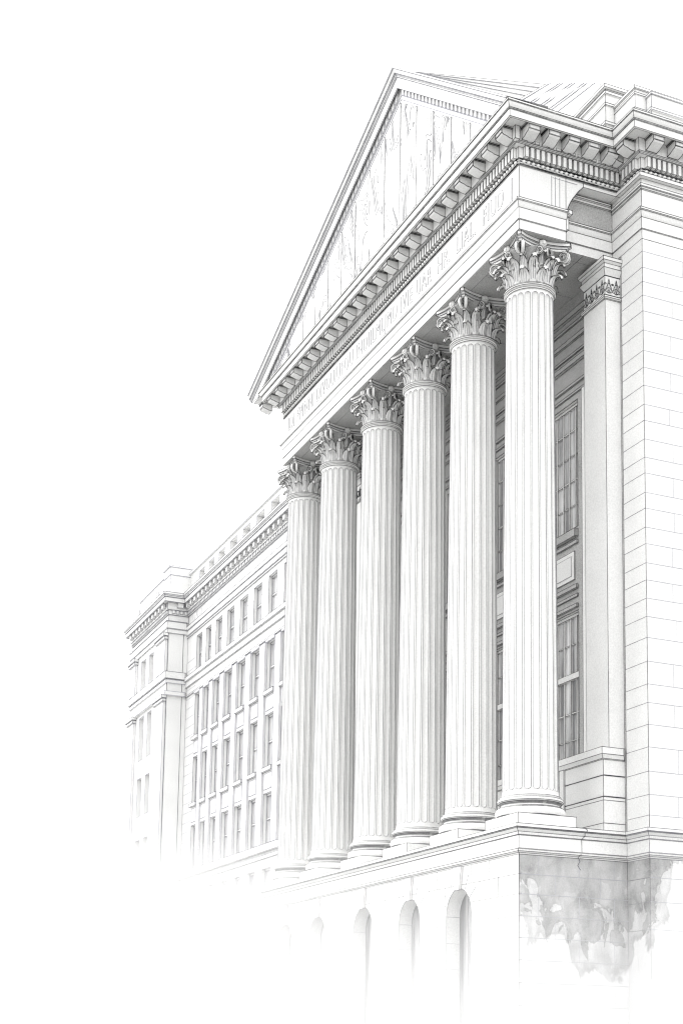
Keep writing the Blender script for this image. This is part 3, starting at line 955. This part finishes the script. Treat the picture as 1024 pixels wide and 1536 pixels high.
# attic parapet with square openings
mb = MB()
ax = [X0]
for a, b in aw: ax += [a, b]
ax += [X1]
wall_grid(mb, D + .02, ax, [13.2, 13.35, 13.92, 14.08], {(1 + 2 * i, 1) for i in range(len(aw))}, .22, WL)
mb.box(X0, X1, D + .25, D + .5, 13.2, 14.08, STONE, None)
mb.box(X0, X1, D - .03, D + .5, 14.081, 14.19, STONE, WL)
mb.box(X0, X1, D + .5, 9, 13.3, 14.1, STONE, None)
mb.build('parapet', wing)

# ================================================================== END PAVILION
pav = thing('end_pavilion', 'projecting corner pavilion with broad pilasters at the far left end of the wing', 'building')
VX, VY, VL = -28.5, 1.53, -33.65
VXr = -28.5
PV = [(VL, 9), (VL, VY), (VX, VY), (VX, D), (VX + 1, D)]
mb = MB()
pw = [(-32.2, -31.55), (-31.05, -30.45)]
vx = [VL, pw[0][0], pw[0][1], pw[1][0], pw[1][1], VX]
vz = [GZ, 2.7, 4.3, 5.2, 6.75, 7.45, 9.2, 10.3, 11.5, 12.0]
wall_grid(mb, VY, vx, vz, {(i, k) for i in (1, 3) for k in (1, 3, 5, 7)}, .25, WL)
mb.add([(VX, VY, GZ), (VX, D, GZ), (VX, D, 12.0), (VX, VY, 12.0)], [(0, 1, 2, 3)], STONE)
mb.add([(VL, 9, GZ), (VL, VY, GZ), (VL, VY, 12.0), (VL, 9, 12.0)], [(0, 1, 2, 3)], STONE)
mb.tube((VX, VY, 1.5), (VX, VY, 12), .012, MID); mb.tube((VL, VY, 1.5), (VL, VY, 12), .012, LIGHT)
mb.tube((VX, D - .18, 1.5), (VX + .002, D - .18, 12), .010, MID); mb.tube((VX, D, 1.5), (VX, D, 12), .010, LIGHT)
for (z, h, e) in ((9.98, .26, .10), (9.82, .12, .05), (9.34, .15, .11)):
    mb.sweep([(-.1, z), (e, z), (e, z + h), (-.1, z + h)], PV, 0, 3, ink=WI if z > 9.9 else WL)
mb.build('wall', pav)
for (a, b) in pw:
    for k in (1, 3, 5, 7): sash(a + .004, b - .004, vz[k] + .003, vz[k + 1] - .003, pav, y=VY + .24)
# pilasters with caps
for (x0, x1) in ((-29.65, -28.56), (-33.6, -32.75)):
    for (za, zb_) in ((GZ, 9.12), (10.26, 11.50)):
        mb = MB(); y0 = VY - .10
        mb.box(x0, x1, y0, VY, za, zb_, STONE, WL)
        mb.box(x0 - .05, x1 + .05, y0 - .05, VY, zb_, zb_ + .10, STONE, WI)
        mb.box(x0 - .09, x1 + .09, y0 - .09, VY, zb_ + .12, zb_ + .24, STONE, WI)
        mb.build('pilaster', pav)
mb = MB(); mb.sweep([(-.2, 11.73), (.04, 11.73), (.06, 11.88), (.09, 11.90), (.09, 12.16), (.11, 12.18), (.02, 12.19), (.0, 12.44), (-.2, 12.44)], PV, 0, 3, ink=WI)
mb.build('architrave', pav)
wing_cornice(PV, 0, 3, [((VL, VY), (VX, VY)), ((VX, VY), (VX, D))], 'cornice', pav)
mb = MB()
mb.box(-29.9, VX, VY - .0, D + .3, 13.2, 14.0, STONE, WL)
mb.box(-29.3, VX + .02, VY - .02, D + .3, 14.0, 14.30, STONE, WL)
mb.box(-29.32, VX + .05, VY - .05, D + .3, 14.301, 14.36, STONE, WL)
mb.box(-33.3, -29.91, VY + .15, D + .3, 13.2, 14.25, STONE, WL)
mb.box(-33.33, -29.34, VY + .12, D + .3, 14.251, 14.33, STONE, WL)
mb.box(-34.4, -33.31, VY + .1, D + .3, 13.2, 13.95, STONE, WL)
mb.box(-31.2, -30.6, VY + .05, VY + .15, 13.2, 13.95, STONE, WL)
mb.build('parapet', pav)

# ================================================================== GROUND
me = bpy.data.meshes.new('ground')
S = 1500
me.from_pydata([(-S, -S, GZ), (S, -S, GZ), (S, S, GZ), (-S, S, GZ)], [], [(0, 1, 2, 3)])
g = bpy.data.objects.new('ground', me); col.objects.link(g); g['kind'] = 'structure'
gm = stone_mat('pavement', .30, .05); me.materials.append(gm)

# ================================================================== MIST
MIST = True; MISTD = .092
if MIST:
    mb = MB(); mb.box(-75, 5.0, -8.0, 16.0, GZ - 1, 12.0, STONE)
    o = mb.build('mist', smooth=False); o['kind'] = 'stuff'
    m = bpy.data.materials.new('mist'); m.use_nodes = True; nt = m.node_tree; nt.nodes.clear()
    out = nn(nt, 'ShaderNodeOutputMaterial'); pv = nn(nt, 'ShaderNodeVolumePrincipled')
    pv.inputs['Color'].default_value = (.90, .90, .90, 1); pv.inputs['Anisotropy'].default_value = 0
    geo = nn(nt, 'ShaderNodeNewGeometry'); sp = nn(nt, 'ShaderNodeSeparateXYZ'); nt.links.new(geo.outputs['Position'], sp.inputs[0])
    tx = math_node(nt, 'MULTIPLY', math_node(nt, 'MINIMUM', sp.outputs[0], 0.0), -.15)
    ty = math_node(nt, 'MULTIPLY', math_node(nt, 'MAXIMUM', math_node(nt, 'SUBTRACT', sp.outputs[1], 2.6), 0.0), .6)
    top = math_node(nt, 'ADD', math_node(nt, 'ADD', tx, ty), .7)
    u = math_node(nt, 'DIVIDE', math_node(nt, 'SUBTRACT', top, sp.outputs[2]), 4.4, clamp=True)
    nz = nn(nt, 'ShaderNodeTexNoise'); nz.inputs['Scale'].default_value = 1.1; nz.inputs['Detail'].default_value = 3
    mpn = nn(nt, 'ShaderNodeMapping'); mpn.inputs['Scale'].default_value = (1, .5, .5); nt.links.new(geo.outputs['Position'], mpn.inputs[0]); nt.links.new(mpn.outputs[0], nz.inputs['Vector'])
    dn = math_node(nt, 'MULTIPLY', math_node(nt, 'POWER', u, 1.9), MISTD)
    nt.links.new(math_node(nt, 'MULTIPLY', dn, math_node(nt, 'MAXIMUM', math_node(nt, 'SUBTRACT', math_node(nt, 'MULTIPLY', nz.outputs['Fac'], 5.0), 1.5), .1)), pv.inputs['Density'])
    nt.links.new(pv.outputs[0], out.inputs['Volume'])
    o.data.materials.clear(); o.data.materials.append(m)

# ================================================================== WORLD, SUN, CAMERA
w = bpy.data.worlds.new('World'); scn.world = w; w.use_nodes = True
bg = w.node_tree.nodes['Background']; bg.inputs[0].default_value = (1, 1, 1, 1); bg.inputs[1].default_value = 1.9
sd = bpy.data.lights.new('sun', 'SUN'); sd.energy = 3.4; sd.angle = math.radians(12); sd.color = (1, .995, .985)
so = bpy.data.objects.new('sun', sd); col.objects.link(so)
az = math.radians(63)   # to the left of the facade's normal
el = math.radians(24)
tow = Vector((-math.sin(az) * math.cos(el), -math.cos(az) * math.cos(el), math.sin(el)))   # towards the sun
so.rotation_euler = tow.to_track_quat('Z', 'Y').to_euler()

cd = bpy.data.cameras.new('camera'); co = bpy.data.objects.new('camera', cd); col.objects.link(co)
Rw = Matrix(((0.3945841,0.1214105,0.9108034),(0.9186988,-0.0706830,-0.3885825),(0.0172003,0.9900825,-0.1394300)))
co.matrix_world = Matrix.Translation((22.225, -12.931, -3.455)) @ Rw.to_4x4()
cd.sensor_fit = 'VERTICAL'; cd.sensor_height = 36; cd.sensor_width = 24
cd.lens = 2160.5333 / 1536 * 36
cd.shift_y = (1264 - 768) / 1536; cd.shift_x = 0
cd.clip_start = .1; cd.clip_end = 5000
scn.camera = co

scn.view_settings.view_transform = 'Standard'; scn.view_settings.look = 'None'
scn.view_settings.exposure = .24; scn.view_settings.gamma = 1
scn.cycles.max_bounces = 6; scn.cycles.diffuse_bounces = 4; scn.cycles.volume_bounces = 5
scn.render.filter_size = 1.2 if hasattr(scn.render, 'filter_size') else 1.5
scn.cycles.pixel_filter_type = 'BLACKMAN_HARRIS'; scn.cycles.filter_width = 1.2
